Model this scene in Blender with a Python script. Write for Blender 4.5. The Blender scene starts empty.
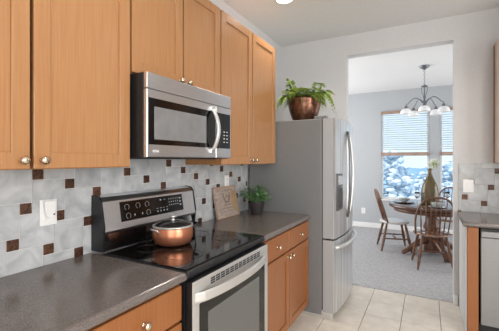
import bpy, bmesh, math, random
from mathutils import Vector, Matrix
C = bpy.context.scene
COL = C.collection
PI = math.pi

# ------------------------------------------------------------------ camera, world, sun, large lights, exposure
cam_d = bpy.data.cameras.new('camera')
cam = bpy.data.objects.new('camera', cam_d); COL.objects.link(cam)
cam.location = (1.584, 0.0, 1.407)
cam.rotation_euler = (PI/2, 0, math.radians(28.7))
cam_d.sensor_width = 36; cam_d.lens = 325/499*36
cam_d.shift_y = -5.5/499
cam_d.clip_start = 0.02; cam_d.clip_end = 500
C.camera = cam

world = bpy.data.worlds.new('world'); C.world = world; world.use_nodes = True
wn = world.node_tree; wn.nodes.clear()
w_out = wn.nodes.new('ShaderNodeOutputWorld'); w_bg = wn.nodes.new('ShaderNodeBackground')
w_tc = wn.nodes.new('ShaderNodeTexCoord'); w_sep = wn.nodes.new('ShaderNodeSeparateXYZ'); w_rmp = wn.nodes.new('ShaderNodeValToRGB')
wn.links.new(w_tc.outputs['Generated'], w_sep.inputs[0]); wn.links.new(w_sep.outputs['Z'], w_rmp.inputs[0])
wn.links.new(w_rmp.outputs[0], w_bg.inputs[0]); wn.links.new(w_bg.outputs[0], w_out.inputs[0])
w_rmp.color_ramp.elements[0].position = 0.0; w_rmp.color_ramp.elements[0].color = (0.72, 0.88, 0.98, 1)
w_rmp.color_ramp.elements[1].position = 0.5; w_rmp.color_ramp.elements[1].color = (0.50, 0.72, 0.95, 1)
w_bg.inputs[1].default_value = 1.0

sun_d = bpy.data.lights.new('sun', 'SUN'); sun = bpy.data.objects.new('sun', sun_d); COL.objects.link(sun)
sun_d.energy = 2.2; sun_d.angle = math.radians(3); sun_d.color = (1, .97, .92)
sun.rotation_euler = (math.radians(48), 0, math.radians(-25))

def area(name, loc, target, sx, sy, power, color):
    d = bpy.data.lights.new(name, 'AREA'); o = bpy.data.objects.new(name, d); COL.objects.link(o)
    d.shape = 'RECTANGLE'; d.size = sx; d.size_y = sy; d.energy = power; d.color = color
    o.location = loc
    o.rotation_euler = (Vector(target) - Vector(loc)).to_track_quat('-Z', 'Y').to_euler()
    return o
area('fill_behind', (2.6, -2.85, 1.6), (1.2, 3.0, 1.4), 3.2, 2.0, 95, (1.0, 0.99, 0.98))  # added fill lamp behind the camera, no window modelled there
area('fill_side_room', (4.85, 0.4, 1.55), (0.0, 1.5, 1.2), 2.6, 2.0, 120, (1.0, 0.99, 0.97))  # added fill from the unseen room on the right, aimed at the backsplash
area('fill_dining_left', (-1.35, 5.5, 1.5), (2.5, 5.6, 1.7), 2.2, 1.9, 62, (1.0, 0.98, 0.96))  # added fill lamp, out of view behind the kitchen wall
area('fill_dining_right', (4.1, 5.5, 1.4), (1.0, 5.5, 2.4), 2.2, 1.9, 50, (1.0, 0.98, 0.96))  # matching added fill at the unseen right end of the dining room

C.view_settings.view_transform = 'Standard'; C.view_settings.look = 'None'
C.view_settings.gamma = 1.0; C.view_settings.use_curve_mapping = False
C.view_settings.exposure = 0.3

# ------------------------------------------------------------------ helpers
ORI = {}
def lin(r, g, b):
    f = lambda c: (c/255/12.92) if c/255 <= .04045 else ((c/255+.055)/1.055)**2.4
    return (f(r), f(g), f(b), 1)

def new_mat(name):
    m = bpy.data.materials.new(name); m.use_nodes = True
    nt = m.node_tree; b = nt.nodes['Principled BSDF']
    return m, nt, b
def N(nt, t, **kw):
    n = nt.nodes.new(t)
    for k, v in kw.items(): setattr(n, k, v)
    return n
def flat(name, col, rough=.5, metal=0, **inp):
    m, nt, b = new_mat(name)
    tc = N(nt, 'ShaderNodeTexCoord'); ns = N(nt, 'ShaderNodeTexNoise'); ns.inputs['Scale'].default_value = 40
    mr = N(nt, 'ShaderNodeMapRange'); mr.inputs['To Min'].default_value = max(0, rough-.03); mr.inputs['To Max'].default_value = min(1, rough+.03)
    nt.links.new(tc.outputs['Object'], ns.inputs['Vector']); nt.links.new(ns.outputs['Fac'], mr.inputs['Value']); nt.links.new(mr.outputs[0], b.inputs['Roughness'])
    b.inputs['Base Color'].default_value = col; b.inputs['Metallic'].default_value = metal
    for k, v in inp.items(): b.inputs[k.replace('_', ' ')].default_value = v
    return m
def noisy(name, c1, c2, scale=(1, 1, 1), nscale=8, detail=5, rough=.5, metal=0, bump=0, lo=.3, hi=.7, attr=None, attr_amt=.25, distort=0, **inp):
    m, nt, b = new_mat(name)
    tc = N(nt, 'ShaderNodeTexCoord'); mp = N(nt, 'ShaderNodeMapping'); mp.inputs['Scale'].default_value = scale
    ns = N(nt, 'ShaderNodeTexNoise'); ns.inputs['Scale'].default_value = nscale; ns.inputs['Detail'].default_value = detail; ns.inputs['Distortion'].default_value = distort
    r = N(nt, 'ShaderNodeValToRGB'); r.color_ramp.elements[0].position = lo; r.color_ramp.elements[1].position = hi
    r.color_ramp.elements[0].color = c1; r.color_ramp.elements[1].color = c2
    nt.links.new(tc.outputs['Object'], mp.inputs[0]); nt.links.new(mp.outputs[0], ns.inputs['Vector']); nt.links.new(ns.outputs['Fac'], r.inputs[0])
    src = r.outputs[0]
    if attr:
        at = N(nt, 'ShaderNodeAttribute'); at.attribute_name = attr
        mr = N(nt, 'ShaderNodeMapRange'); mr.inputs['To Min'].default_value = 1-attr_amt; mr.inputs['To Max'].default_value = 1+attr_amt
        hs = N(nt, 'ShaderNodeHueSaturation')
        nt.links.new(at.outputs['Fac'], mr.inputs['Value']); nt.links.new(mr.outputs[0], hs.inputs['Value']); nt.links.new(src, hs.inputs['Color']); src = hs.outputs[0]
        va = N(nt, 'ShaderNodeVectorMath', operation='SCALE'); va.inputs[0].default_value = (7, 5, 3)
        nt.links.new(at.outputs['Fac'], va.inputs['Scale'])
        vb = N(nt, 'ShaderNodeVectorMath', operation='ADD'); nt.links.new(mp.outputs[0], vb.inputs[0]); nt.links.new(va.outputs[0], vb.inputs[1]); nt.links.new(vb.outputs[0], ns.inputs['Vector'])
    nt.links.new(src, b.inputs['Base Color'])
    b.inputs['Roughness'].default_value = rough; b.inputs['Metallic'].default_value = metal
    if bump:
        bp = N(nt, 'ShaderNodeBump'); bp.inputs['Strength'].default_value = bump; bp.inputs['Distance'].default_value = .01
        nt.links.new(ns.outputs['Fac'], bp.inputs['Height']); nt.links.new(bp.outputs[0], b.inputs['Normal'])
    for k, v in inp.items(): b.inputs[k.replace('_', ' ')].default_value = v
    return m

class B:
    """collects shapes; build() links them as one mesh object"""
    def __init__(s): s.bm = bmesh.new(); s.mi = 0; s.lay = s.bm.faces.layers.float.new('rnd')
    def _tag(s, faces):
        for f in faces: f.material_index = s.mi
    def box(s, x0, x1, y0, y1, z0, z1, bev=0.0, seg=1, rnd=None):
        vs = [s.bm.verts.new((x, y, z)) for x in (x0, x1) for y in (y0, y1) for z in (z0, z1)]
        q = [(0, 1, 3, 2), (4, 6, 7, 5), (0, 4, 5, 1), (2, 3, 7, 6), (0, 2, 6, 4), (1, 5, 7, 3)]
        fs = [s.bm.faces.new([vs[i] for i in t]) for t in q]
        s._tag(fs)
        if rnd is not None:
            for f in fs: f[s.lay] = rnd
        if bev > 0:
            es = list({e for f in fs for e in f.edges})
            r = bmesh.ops.bevel(s.bm, geom=es, offset=bev, segments=seg, affect='EDGES', profile=.5)
            for f in r['faces']:
                f.material_index = s.mi
                if rnd is not None: f[s.lay] = rnd
        return s
    def hexa(s, pts):
        vs = [s.bm.verts.new(p) for p in pts]
        q = [(0, 1, 3, 2), (4, 6, 7, 5), (0, 4, 5, 1), (2, 3, 7, 6), (0, 2, 6, 4), (1, 5, 7, 3)]
        s._tag([s.bm.faces.new([vs[i] for i in t]) for t in q]); return s
    def prism(s, poly, d, close=True):
        """poly: list of 3D points (planar), d: extrusion vector"""
        d = Vector(d); a = [s.bm.verts.new(p) for p in poly]; b = [s.bm.verts.new(Vector(p)+d) for p in poly]
        n = len(a); fs = []
        for i in range(n): fs.append(s.bm.faces.new([a[i], a[(i+1) % n], b[(i+1) % n], b[i]]))
        fs.append(s.bm.faces.new(a[::-1])); fs.append(s.bm.faces.new(b))
        s._tag(fs); return s
    def tube(s, pts, r, seg=8, cap=True, closed=False):
        pts = [Vector(p) for p in pts]; n = len(pts)
        rs = r if isinstance(r, (list, tuple)) else [r]*n
        rings = []; nrm = None
        for i, p in enumerate(pts):
            if closed: t = pts[(i+1) % n]-pts[i-1]
            else: t = pts[min(i+1, n-1)]-pts[max(i-1, 0)]
            if t.length < 1e-9: t = Vector((0, 0, 1))
            t.normalize()
            if nrm is None: nrm = t.orthogonal().normalized()
            nrm = (nrm - t*nrm.dot(t))
            if nrm.length < 1e-6: nrm = t.orthogonal()
            nrm.normalize(); bi = t.cross(nrm)
            rings.append([s.bm.verts.new(p + (nrm*math.cos(a)+bi*math.sin(a))*rs[i]) for a in [2*PI*k/seg for k in range(seg)]])
        fs = []
        for i in range(n if closed else n-1):
            A, D = rings[i], rings[(i+1) % n]
            for k in range(seg): fs.append(s.bm.faces.new([A[k], A[(k+1) % seg], D[(k+1) % seg], D[k]]))
        if cap and not closed:
            fs.append(s.bm.faces.new(rings[0][::-1])); fs.append(s.bm.faces.new(rings[-1]))
        for f in fs: f.smooth = True
        s._tag(fs); return s
    def lathe(s, prof, c=(0, 0, 0), seg=28, axis='Z', rib=0, nrib=0):
        c = Vector(c); rings = []
        for r, h in prof:
            ring = []
            if r < 1e-6:
                p = Vector((0, 0, h)); p = s._ax(p, axis); ring = [s.bm.verts.new(c+p)]
            else:
                for k in range(seg):
                    a = 2*PI*k/seg; rr = r*(1+rib*math.cos(nrib*a))
                    ring.append(s.bm.verts.new(c+s._ax(Vector((rr*math.cos(a), rr*math.sin(a), h)), axis)))
            rings.append(ring)
        fs = []
        for A, D in zip(rings, rings[1:]):
            if len(A) == 1 and len(D) == 1: continue
            for k in range(seg):
                if len(A) == 1: fs.append(s.bm.faces.new([A[0], D[(k+1) % seg], D[k]]))
                elif len(D) == 1: fs.append(s.bm.faces.new([A[k], A[(k+1) % seg], D[0]]))
                else: fs.append(s.bm.faces.new([A[k], A[(k+1) % seg], D[(k+1) % seg], D[k]]))
        for f in fs: f.smooth = True
        s._tag(fs); return s
    def _ax(s, p, axis):
        if axis == 'Z': return p
        if axis == 'X': return Vector((p.z, p.x, p.y))
        if axis == '-Y': return Vector((p.x, -p.z, p.y))
        return p
    def ico(s, c, r, sub=1, sc=(1, 1, 1)):
        m = Matrix.Translation(c) @ Matrix.Diagonal((r*sc[0], r*sc[1], r*sc[2], 1))
        res = bmesh.ops.create_icosphere(s.bm, subdivisions=sub, radius=1, matrix=m)
        fs = {f for v in res['verts'] for f in v.link_faces}
        for f in fs: f.smooth = True
        s._tag(fs); return s
    def leaf(s, p, d, up, L, w, bend=0.0):
        """a leaf with a midrib fold, pointed at the tip"""
        d = Vector(d).normalized(); up = Vector(up); side = d.cross(up)
        if side.length < 1e-5: side = d.orthogonal()
        side.normalize(); up = side.cross(d); p = Vector(p)
        st = [(0, .15), (.35, 1), (.7, .7), (1, 0)]
        mid = [s.bm.verts.new(p + d*L*t - up*bend*L*t*t) for t, _ in st]
        lo = [s.bm.verts.new(m.co + side*w*.5*k + up*w*.12*k) for m, (t, k) in zip(mid[:3], st[:3])]
        ro = [s.bm.verts.new(m.co - side*w*.5*k + up*w*.12*k) for m, (t, k) in zip(mid[:3], st[:3])]
        fs = []
        for e in (lo, ro):
            for i in range(2): fs.append(s.bm.faces.new([mid[i], mid[i+1], e[i+1], e[i]]))
            fs.append(s.bm.faces.new([mid[2], mid[3], e[2]]))
        for f in fs: f.smooth = True
        s._tag(fs); return s
    def build(s, name, mats, parent=None, smooth=False, **props):
        off = ORI.get(parent.name, Vector((0, 0, 0))) if parent else Vector((0, 0, 0))
        if off.length: bmesh.ops.translate(s.bm, verts=s.bm.verts, vec=-off)
        bmesh.ops.recalc_face_normals(s.bm, faces=s.bm.faces)
        me = bpy.data.meshes.new(name); s.bm.to_mesh(me); s.bm.free()
        for m in (mats if isinstance(mats, (list, tuple)) else [mats]): me.materials.append(m)
        o = bpy.data.objects.new(name, me); COL.objects.link(o)
        if parent: o.parent = parent; ORI[o.name] = off
        for k, v in props.items(): o[k] = v
        return o

def thing(name, loc, label, cat, group=None):
    o = bpy.data.objects.new(name, None); COL.objects.link(o); o.location = loc; o.empty_display_size = .1
    o['label'] = label; o['category'] = cat
    if group: o['group'] = group
    ORI[o.name] = Vector(loc); return o
def tag(o, label, cat, group=None):
    o['label'] = label; o['category'] = cat
    if group: o['group'] = group
    return o
def structure(o): o['kind'] = 'structure'; return o
def copy_tree(o, parent=None):
    c = o.copy(); COL.objects.link(c)
    if parent: c.parent = parent
    for ch in list(o.children): copy_tree(ch, c)
    return c
def text_mesh(txt, size, M, name, mat, parent, depth=.0008):
    cu = bpy.data.curves.new('t', 'FONT'); cu.body = txt; cu.size = size; cu.extrude = depth; cu.align_x = 'CENTER'; cu.align_y = 'CENTER'
    to = bpy.data.objects.new('t', cu); COL.objects.link(to); bpy.context.view_layer.update()
    me = bpy.data.meshes.new_from_object(to.evaluated_get(bpy.context.evaluated_depsgraph_get()))
    bpy.data.objects.remove(to); bpy.data.curves.remove(cu)
    b = B(); b.bm.from_mesh(me); bpy.data.meshes.remove(me)
    bmesh.ops.transform(b.bm, matrix=M, verts=b.bm.verts)
    return b.build(name, mat, parent)

# ------------------------------------------------------------------ materials
M_wood = noisy('honey_maple', lin(158, 112, 73), lin(170, 125, 84), (34, 34, 1.1), 4, 6, rough=.24, lo=.25, hi=.75, bump=.02)
M_wood_side = noisy('maple_panel', lin(158, 109, 67), lin(172, 123, 79), (30, 30, 1), 4, 5, rough=.4, lo=.25, hi=.75)
M_woodbase = noisy('shaded_maple', lin(134, 80, 40), lin(150, 94, 51), (34, 34, 1.1), 4, 6, rough=.28, lo=.25, hi=.75, bump=.02)  # same maple as the wall cabinets, dimmer light put into its colour
M_dark = flat('dark_gap', lin(60, 36, 20), .7)
M_wall = noisy('grey_paint', lin(196, 196, 197), lin(201, 201, 202), nscale=60, rough=.85, bump=.02)
M_dwall = noisy('blue_grey_paint', lin(176, 180, 184), lin(182, 186, 190), nscale=60, rough=.85, bump=.02)
M_ceil = noisy('ceiling_paint', lin(218, 218, 219), lin(224, 224, 224), nscale=70, rough=.9, bump=.04)
M_dceil = noisy('dining_ceiling_paint', lin(226, 226, 226), lin(232, 232, 232), nscale=70, rough=.9, bump=.04)
M_white = flat('white_trim', lin(236, 236, 235), .45)
M_grout = noisy('grout', lin(205, 203, 200), lin(214, 212, 209), nscale=80, rough=.9)
M_stone = noisy('grey_stone_tile', lin(160, 163, 166), lin(198, 200, 202), nscale=9, detail=8, rough=.38, lo=.3, hi=.72, attr='rnd', attr_amt=.06, distort=1.2)
M_accent = noisy('copper_accent_tile', lin(54, 36, 28), lin(104, 70, 52), nscale=70, detail=3, rough=.3, metal=.35, attr='rnd', attr_amt=.35, bump=.5)
M_counter = noisy('speckled_laminate', lin(88, 81, 78), lin(120, 111, 107), nscale=260, detail=2, rough=.2, lo=.35, hi=.7)
M_tile = noisy('beige_floor_tile', lin(204, 196, 184), lin(222, 215, 205), nscale=10, detail=6, rough=.35, attr='rnd', attr_amt=.04)
M_fgrout = noisy('floor_grout', lin(118, 106, 94), lin(134, 122, 110), nscale=60, rough=.9)
M_carpet = noisy('grey_carpet', lin(154, 154, 156), lin(178, 178, 180), nscale=28, detail=3, rough=1, bump=.6)
M_steel = noisy('brushed_steel', lin(204, 203, 201), lin(218, 217, 215), (2, 2, 160), 6, 3, rough=.36, metal=.75)
M_steel_h = noisy('brushed_steel_across', lin(210, 212, 215), lin(224, 226, 229), (2, 2, 200), 5, 3, rough=.3, metal=1)
M_steel_v = noisy('brushed_steel_reflections', lin(176, 177, 179), lin(238, 239, 240), (22, 22, .2), 4, 3, rough=.28, metal=.75)  # upright streaks put pale and grey reflections into the brushed steel colour
M_handle = flat('satin_metal', lin(216, 215, 213), .35, .75)
M_handle_dark = flat('dark_satin_metal', lin(120, 120, 122), .3, 1)
M_black = flat('black_enamel', lin(24, 25, 28), .42)
M_blackglass = flat('black_glass', lin(10, 10, 11), .07)
M_greyglass = flat('smoked_glass', lin(96, 98, 98), .12)
M_ovenglass = flat('oven_door_glass', lin(92, 93, 91), .1)
M_mesh = noisy('microwave_mesh_glass', lin(112, 113, 114), lin(124, 125, 126), nscale=14, rough=.15)
M_fside = noisy('grey_fridge_side', lin(116, 117, 118), lin(124, 125, 126), nscale=200, rough=.4, bump=.05, metal=.15)
M_dooredge = flat('grey_door_edge', lin(168, 169, 171), .45, .2)
M_print = flat('pale_print', lin(205, 205, 205), .5)
M_dim = flat('dim_print', lin(150, 154, 160), .5)
M_brass = flat('nickel_knob', lin(214, 196, 172), .18, 1)
M_copper = flat('polished_copper', lin(222, 146, 112), .33, .85)
M_bronze = noisy('hammered_copper', lin(70, 44, 34), lin(138, 98, 78), nscale=22, detail=3, rough=.28, metal=.8, bump=.5)
M_glass = flat('clear_glass', (1, 1, 1, 1), .02, 0, Transmission_Weight=1.0, IOR=1.45)
M_lid = flat('tinted_lid_glass', lin(44, 42, 42), .06)
M_pane = flat('window_glass', (1, 1, 1, 1), .0, 0, Transmission_Weight=1.0, IOR=1.02)
M_soil = noisy('soil', lin(40, 28, 20), lin(70, 50, 36), nscale=60, rough=1)
M_fern = noisy('fern_green', lin(78, 122, 46), lin(196, 216, 112), nscale=14, rough=.5, lo=.3, hi=.7)
M_herb = noisy('herb_green_highlights', lin(36, 90, 40), lin(150, 196, 132), nscale=40, rough=.5)  # pale mottling puts leaf highlights into the green
M_pot = noisy('charcoal_pot', lin(40, 37, 38), lin(54, 50, 51), nscale=40, rough=.6)
M_plate = flat('white_plastic', lin(235, 235, 234), .35)
M_slot = flat('dark_slot', lin(60, 60, 60), .5)
M_sign = noisy('weathered_board', lin(142, 125, 116), lin(176, 162, 152), (3, 3, 14), 6, 5, rough=.7, lo=.3, hi=.7)
M_signtan = noisy('tan_wash', lin(150, 122, 92), lin(168, 142, 110), nscale=20, rough=.7)
M_signink = noisy('faded_ink', lin(112, 98, 90), lin(136, 120, 110), nscale=90, rough=.8)
M_oak = noisy('dark_oak', lin(84, 54, 40), lin(126, 88, 66), (9, 9, 1.2), 5, 5, rough=.3, lo=.3, hi=.7)
M_oaktop = noisy('oak_table_top', lin(72, 50, 40), lin(98, 70, 54), (2, 12, 4), 5, 5, rough=.16)
M_seat = noisy('polished_oak_seat', lin(128, 92, 72), lin(160, 122, 98), (3, 12, 4), 5, 5, rough=.26, Coat_Weight=1.0, Coat_Roughness=.12)
M_paleseat = flat('pale_seat', lin(222, 217, 212), .3)  # near-white colour stands for window glare on brown polished seats
M_iron = flat('pewter_metal', lin(120, 124, 130), .4, .8)
M_slat = flat('white_slat', lin(232, 238, 242), .5, 0, Transmission_Weight=.12)
M_blindwood = noisy('driftwood', lin(140, 112, 94), lin(184, 156, 136), (2, 2, 20), 5, 4, rough=.6)
M_vase = flat('amber_glass', lin(124, 106, 72), .1, 0, Transmission_Weight=.4)
M_petal = flat('pale_petal', lin(232, 238, 216), .7)
M_stem = flat('stem_green', lin(84, 110, 62), .6)
M_china = flat('grey_china', lin(172, 176, 176), .25)
M_darkchina = flat('dark_charger', lin(58, 60, 64), .3)
M_snow = noisy('snow', lin(222, 232, 240), lin(248, 250, 252), nscale=3, rough=.9)
M_snowleaf = noisy('frosted_twigs', lin(176, 198, 215), lin(222, 232, 240), nscale=6, rough=.9)
M_bark = noisy('bark', lin(70, 66, 64), lin(106, 100, 98), nscale=10, rough=.9)
M_hill = noisy('hazy_snowy_hill', lin(120, 160, 196), lin(196, 216, 232), (1, 1, 4), .12, 6, rough=1)  # blue distance haze is put into the snowy hill colour
m, nt, b = new_mat('lit_lens'); b.inputs['Emission Color'].default_value = (1, .95, .88, 1); b.inputs['Emission Strength'].default_value = 9; M_lens = m
m, nt, b = new_mat('frosted_shade'); b.inputs['Base Color'].default_value = lin(240, 242, 244); b.inputs['Emission Color'].default_value = (1, .98, .96, 1); b.inputs['Emission Strength'].default_value = .08; b.inputs['Roughness'].default_value = .3; M_shade = m

# ------------------------------------------------------------------ setting
XF_ROOM = 5.0
H = 2.81; YB = 3.73; YD = 7.13; XR = 2.66; XL = 0.0
OX0, OX1, OZ = .783, 1.807, 2.578
# kitchen tile floor (0.30 m tiles on grout)
b = B(); b.box(-.1, XF_ROOM, -3.1, YB+.05, -.06, -.004); b.mi = 1
random.seed(4); p = .302
for i in range(-4, 14):
    for j in range(-13, 23):
        x0 = 1.08+i*p; y0 = 3.735-(j+1)*p
        xa, xb_ = max(x0, 0.0), min(x0+p, XF_ROOM); ya, yb_ = max(y0, -3.0), min(y0+p, YB+.04)
        if xb_-xa < .01 or yb_-ya < .01: continue
        b.box(xa+.0028, xb_-.0028, ya+.0028, yb_-.0028, -.005, 0, .001, rnd=random.random())
structure(b.build('floor', [M_fgrout, M_tile]))
b = B(); b.box(-1.6, 4.4, YB+.04, YD+.1, -.06, .006); structure(b.build('floor_dining', M_carpet))
b = B(); b.box(-.2, XF_ROOM+.1, -3.1, YB+.06, H, H+.1); structure(b.build('ceiling', M_ceil))
b = B(); b.box(-1.6, 4.4, YB+.06, YD+.1, H, H+.1); structure(b.build('ceiling_dining', M_dceil))
b = B(); b.box(-.12, 0, -3.1, YB, -.05, H); structure(b.build('wall_left', M_wall))
b = B(); b.box(XR, XR+.1, 2.80, YB, -.05, H); b.box(XF_ROOM, XF_ROOM+.1, -3.1, YB, -.05, H); structure(b.build('wall_right', M_wall))
b = B(); b.box(-.12, XF_ROOM+.1, -3.1, -3.0, -.05, H); structure(b.build('wall_front', M_wall))
b = B()
b.box(-1.6, OX0, YB, YB+.12, -.05, H); b.box(OX1, 5.1, YB, YB+.12, -.05, H); b.box(OX0, OX1, YB, YB+.12, OZ, H)
structure(b.build('wall_back', M_wall))
# dining walls
WZ0, WZ1 = .61, 2.39
W = [(.752, 1.614), (1.792, 2.654)]
b = B()
b.box(-1.6, W[0][0], YD, YD+.14, -.05, H); b.box(W[0][1], W[1][0], YD, YD+.14, WZ0, WZ1); b.box(W[1][1], 4.4, YD, YD+.14, -.05, H)
b.box(W[0][0], W[1][1], YD, YD+.14, -.05, WZ0); b.box(W[0][0], W[1][1], YD, YD+.14, WZ1, H)
structure(b.build('wall_dining_back', M_dwall))
b = B(); b.box(-1.6, -1.5, YB+.12, YD, -.05, H); structure(b.build('wall_dining_left', M_dwall))
b = B(); b.box(4.3, 4.4, YB+.12, YD, -.05, H); structure(b.build('wall_dining_right', M_dwall))
b = B(); b.box(-1.5, 4.3, YD-.016, YD, .006, .105, .004); structure(b.build('baseboard_dining_back', M_white))
b = B(); b.box(OX1, 1.842, YB-.014, YB, 0, .10, .003); structure(b.build('baseboard_back', M_white))
for i, (x0, x1) in enumerate(W):
    b = B(); f = .035
    for a in ((x0, x0+f, WZ0, WZ1), (x1-f, x1, WZ0, WZ1), (x0+f, x1-f, WZ0, WZ0+f), (x0+f, x1-f, WZ1-f, WZ1)):
        b.box(a[0], a[1], YD+.03, YD+.10, a[2], a[3], .004)
    b.box(x0-.03, x1+.03, YD-.03, YD+.03, WZ0-.03, WZ0, .006)
    o = structure(b.build('window_%d' % (i+1), M_white))
    g = B(); g.box(x0+f, x1-f, YD+.062, YD+.068, WZ0+f, WZ1-f); g.build('pane', M_pane, o)

# backsplash: six-inch stone tiles and two-inch accents in a hopscotch pattern
def backsplash(name, u0, u1, z0, z1, au, az, put):
    a, c = .152, .052; g = .0018
    b = B(); b.mi = 0; put(b, u0, u1, z0, z1, 0, .006, None)
    rng = random.Random(11)
    for i in range(-40, 40):
        for j in range(-40, 40):
            lu = au-c/2-a + i*a + j*c; lz = az+c/2-a - i*c + j*a
            for (su, sz, s_, mi) in ((lu, lz, a, 1), (lu+a, lz+a-c, c, 2)):
                q = (max(su+g, u0), min(su+s_-g, u1), max(sz+g, z0), min(sz+s_-g, z1))
                if q[1]-q[0] < .006 or q[3]-q[2] < .006: continue
                b.mi = mi; put(b, *q, .004, .010, rng.random())
    return structure(b.build(name, [M_grout, M_stone, M_accent]))
backsplash('trim_1', .19, 2.83, .90, 1.46, .947, 1.137, lambda b, u0, u1, z0, z1, d0, d1, r: b.box(d0, d1, u0, u1, z0, z1, .0015 if r is not None else 0, rnd=r))
backsplash('trim_2', 1.846, XR, .90, 1.378, 1.8975, 1.052, lambda b, u0, u1, z0, z1, d0, d1, r: (setattr(b, 'mi', 1) if z0 > 1.3 and u1 < 2.05 and r is not None else 0, b)[1].box(u0, u1, YB-d1, YB-d0, z0, z1, .0015 if r is not None else 0, rnd=r))

# outside: snowy slope and far hills
b = B(); b.box(-60, 60, YD+1.0, 90, -5.2, -5.0); structure(b.build('ground_snow', M_snow))
b = B(); random.seed(7)
for k, (yy, hh) in enumerate(((70, -1.8), (95, .0))):
    top = [(-90+6*i, yy, hh+random.uniform(-.5, .9)+.8*math.sin(i*.7+k)) for i in range(34)]
    b.prism([(108, yy, -6), (-90, yy, -6)]+top, (0, 16, -2))
structure(b.build('ground_hills', M_hill))

# ------------------------------------------------------------------ kitchen cabinets
def knob(parent, c, axis='X', name='knob', s=1.0):
    b = B()
    b.lathe([(0, 0), (.010*s, 0), (.010*s, .003*s), (.0055*s, .006*s), (.005*s, .014*s), (.011*s, .018*s), (.0155*s, .023*s), (.0155*s, .028*s), (.011*s, .033*s), (.004*s, .035*s), (0, .035*s)], c, 16, axis, .06, 8)
    return b.build(name, M_brass, parent)
def door_x(parent, xf, y0, y1, z0, z1, mat, name='door', st=.060, t=.02, raised=False):
    """shaker door lying in a plane x=const, front face at xf"""
    b = B()
    b.box(xf-t, xf, y0, y0+st, z0, z1, .0018); b.box(xf-t, xf, y1-st, y1, z0, z1, .0018)
    b.box(xf-t, xf, y0+st, y1-st, z1-st, z1, .0018); b.box(xf-t, xf, y0+st, y1-st, z0, z0+st, .0018)
    b.box(xf-t, xf-.009, y0+st-.004, y1-st+.004, z0+st-.004, z1-st+.004)
    return b.build(name, mat, parent)
def door_y(parent, yf, x0, x1, z0, z1, mat, name='door', st=.060, t=.02):
    b = B()
    b.box(x0, x0+st, yf, yf+t, z0, z1, .0018); b.box(x1-st, x1, yf, yf+t, z0, z1, .0018)
    b.box(x0+st, x1-st, yf, yf+t, z1-st, z1, .0018); b.box(x0+st, x1-st, yf, yf+t, z0, z0+st, .0018)
    b.box(x0+st-.004, x1-st+.004, yf+.009, yf+t, z0+st-.004, z1-st+.004)
    return b.build(name, mat, parent)
XF = .327
def upper(y0, y1, z0, z1, label, knobs, mid=None):
    t = thing('wall_cabinet', (0.0, (y0+y1)/2, z0), label, 'cabinet')
    b = B(); e = .0015
    mid = mid or (y0+y1)/2
    b.box(.002, XF-.075, y0+e, y1-e, z0, z1)
    b.box(XF-.075, XF-.021, y0+e, mid-.012, z0, z1); b.box(XF-.075, XF-.021, mid+.012, y1-e, z0, z1)
    b.build('carcass', M_wood_side, t)
    d1 = door_x(t, XF, y0+.005, mid-.0065, z0+.003, z1-.006, M_wood)
    d2 = door_x(t, XF, mid+.0065, y1-.006, z0+.003, z1-.006, M_wood)
    knob(d1, (XF, mid-.034, z0+knobs)); knob(d2, (XF, mid+.034, z0+knobs))
    return t
ZT = 2.462
upper(.19, 1.104, 1.372, ZT, 'tall honey maple wall cabinet at the left of the microwave', .034, .655)
upper(1.106, 1.884, 1.834, ZT, 'short two-door maple wall cabinet mounted directly above the microwave', .032, 1.490)
upper(1.887, 2.815, 1.372, ZT, 'tall maple wall cabinet between microwave and refrigerator, above the leaning sign', .034, 2.351)

# wall cabinet on the back wall, right
t = thing('wall_cabinet', (2.126, YB, 1.38), 'wall cabinet at the photo\'s far right edge, above the dishwasher', 'cabinet')
b = B(); b.box(2.126, XR-.003, YB-.305, YB-.002, 1.38, ZT+.01, .001); b.build('carcass', noisy('cabinet_side_glare', lin(196, 172, 156), lin(206, 182, 166), (20, 20, 1), rough=.35), t, label='cabinet side with glare in its colour')  # beige colour carries the glare on the cabinet's wooden side
b = B(); b.box(2.121, 2.1255, YB-.022, YB-.002, 1.38, ZT+.004, .001); b.build('scribe_strip', M_woodbase, t)
d = door_y(t, YB-.327, 2.130, 2.393, 1.383, ZT+.004, M_wood); knob(d, (2.365, YB-.327, 1.415), '-Y')
d = door_y(t, YB-.327, 2.400, XR-.006, 1.383, ZT+.004, M_wood); knob(d, (2.43, YB-.327, 1.415), '-Y')

XB = .648
def drawer_front(parent, y0, y1, z0, z1):
    b = B(); b.box(XB-.02, XB, y0, y1, z0, z1, .003)
    o = b.build('drawer', M_woodbase, parent); knob(o, (XB, (y0+y1)/2, (z0+z1)/2)); return o
def base(y0, y1, label, mid):
    t = thing('base_cabinet', (0.0, (y0+y1)/2, 0), label, 'cabinet')
    b = B(); b.box(.012, XB-.021, y0+.002, y1-.002, .10, .872); b.box(.012, .55, y0+.002, y1-.002, 0, .10)
    b.build('carcass', M_woodbase, t)
    for (a, c, s) in ((y0+.006, mid-.005, 1), (mid+.005, y1-.008, -1)):
        drawer_front(t, a, c, .712, .862)
        d = door_x(t, XB, a, c, .112, .700, M_woodbase, st=.055)
        knob(d, (XB, (c-.03) if s == 1 else (a+.03), .665))
    return t
base(.19, 1.106, 'maple base cabinet under the left worktop, its drawer beside the stove', .657)
base(1.888, 2.828, 'maple base cabinet of two drawers and doors between stove and refrigerator', 2.352)

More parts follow.
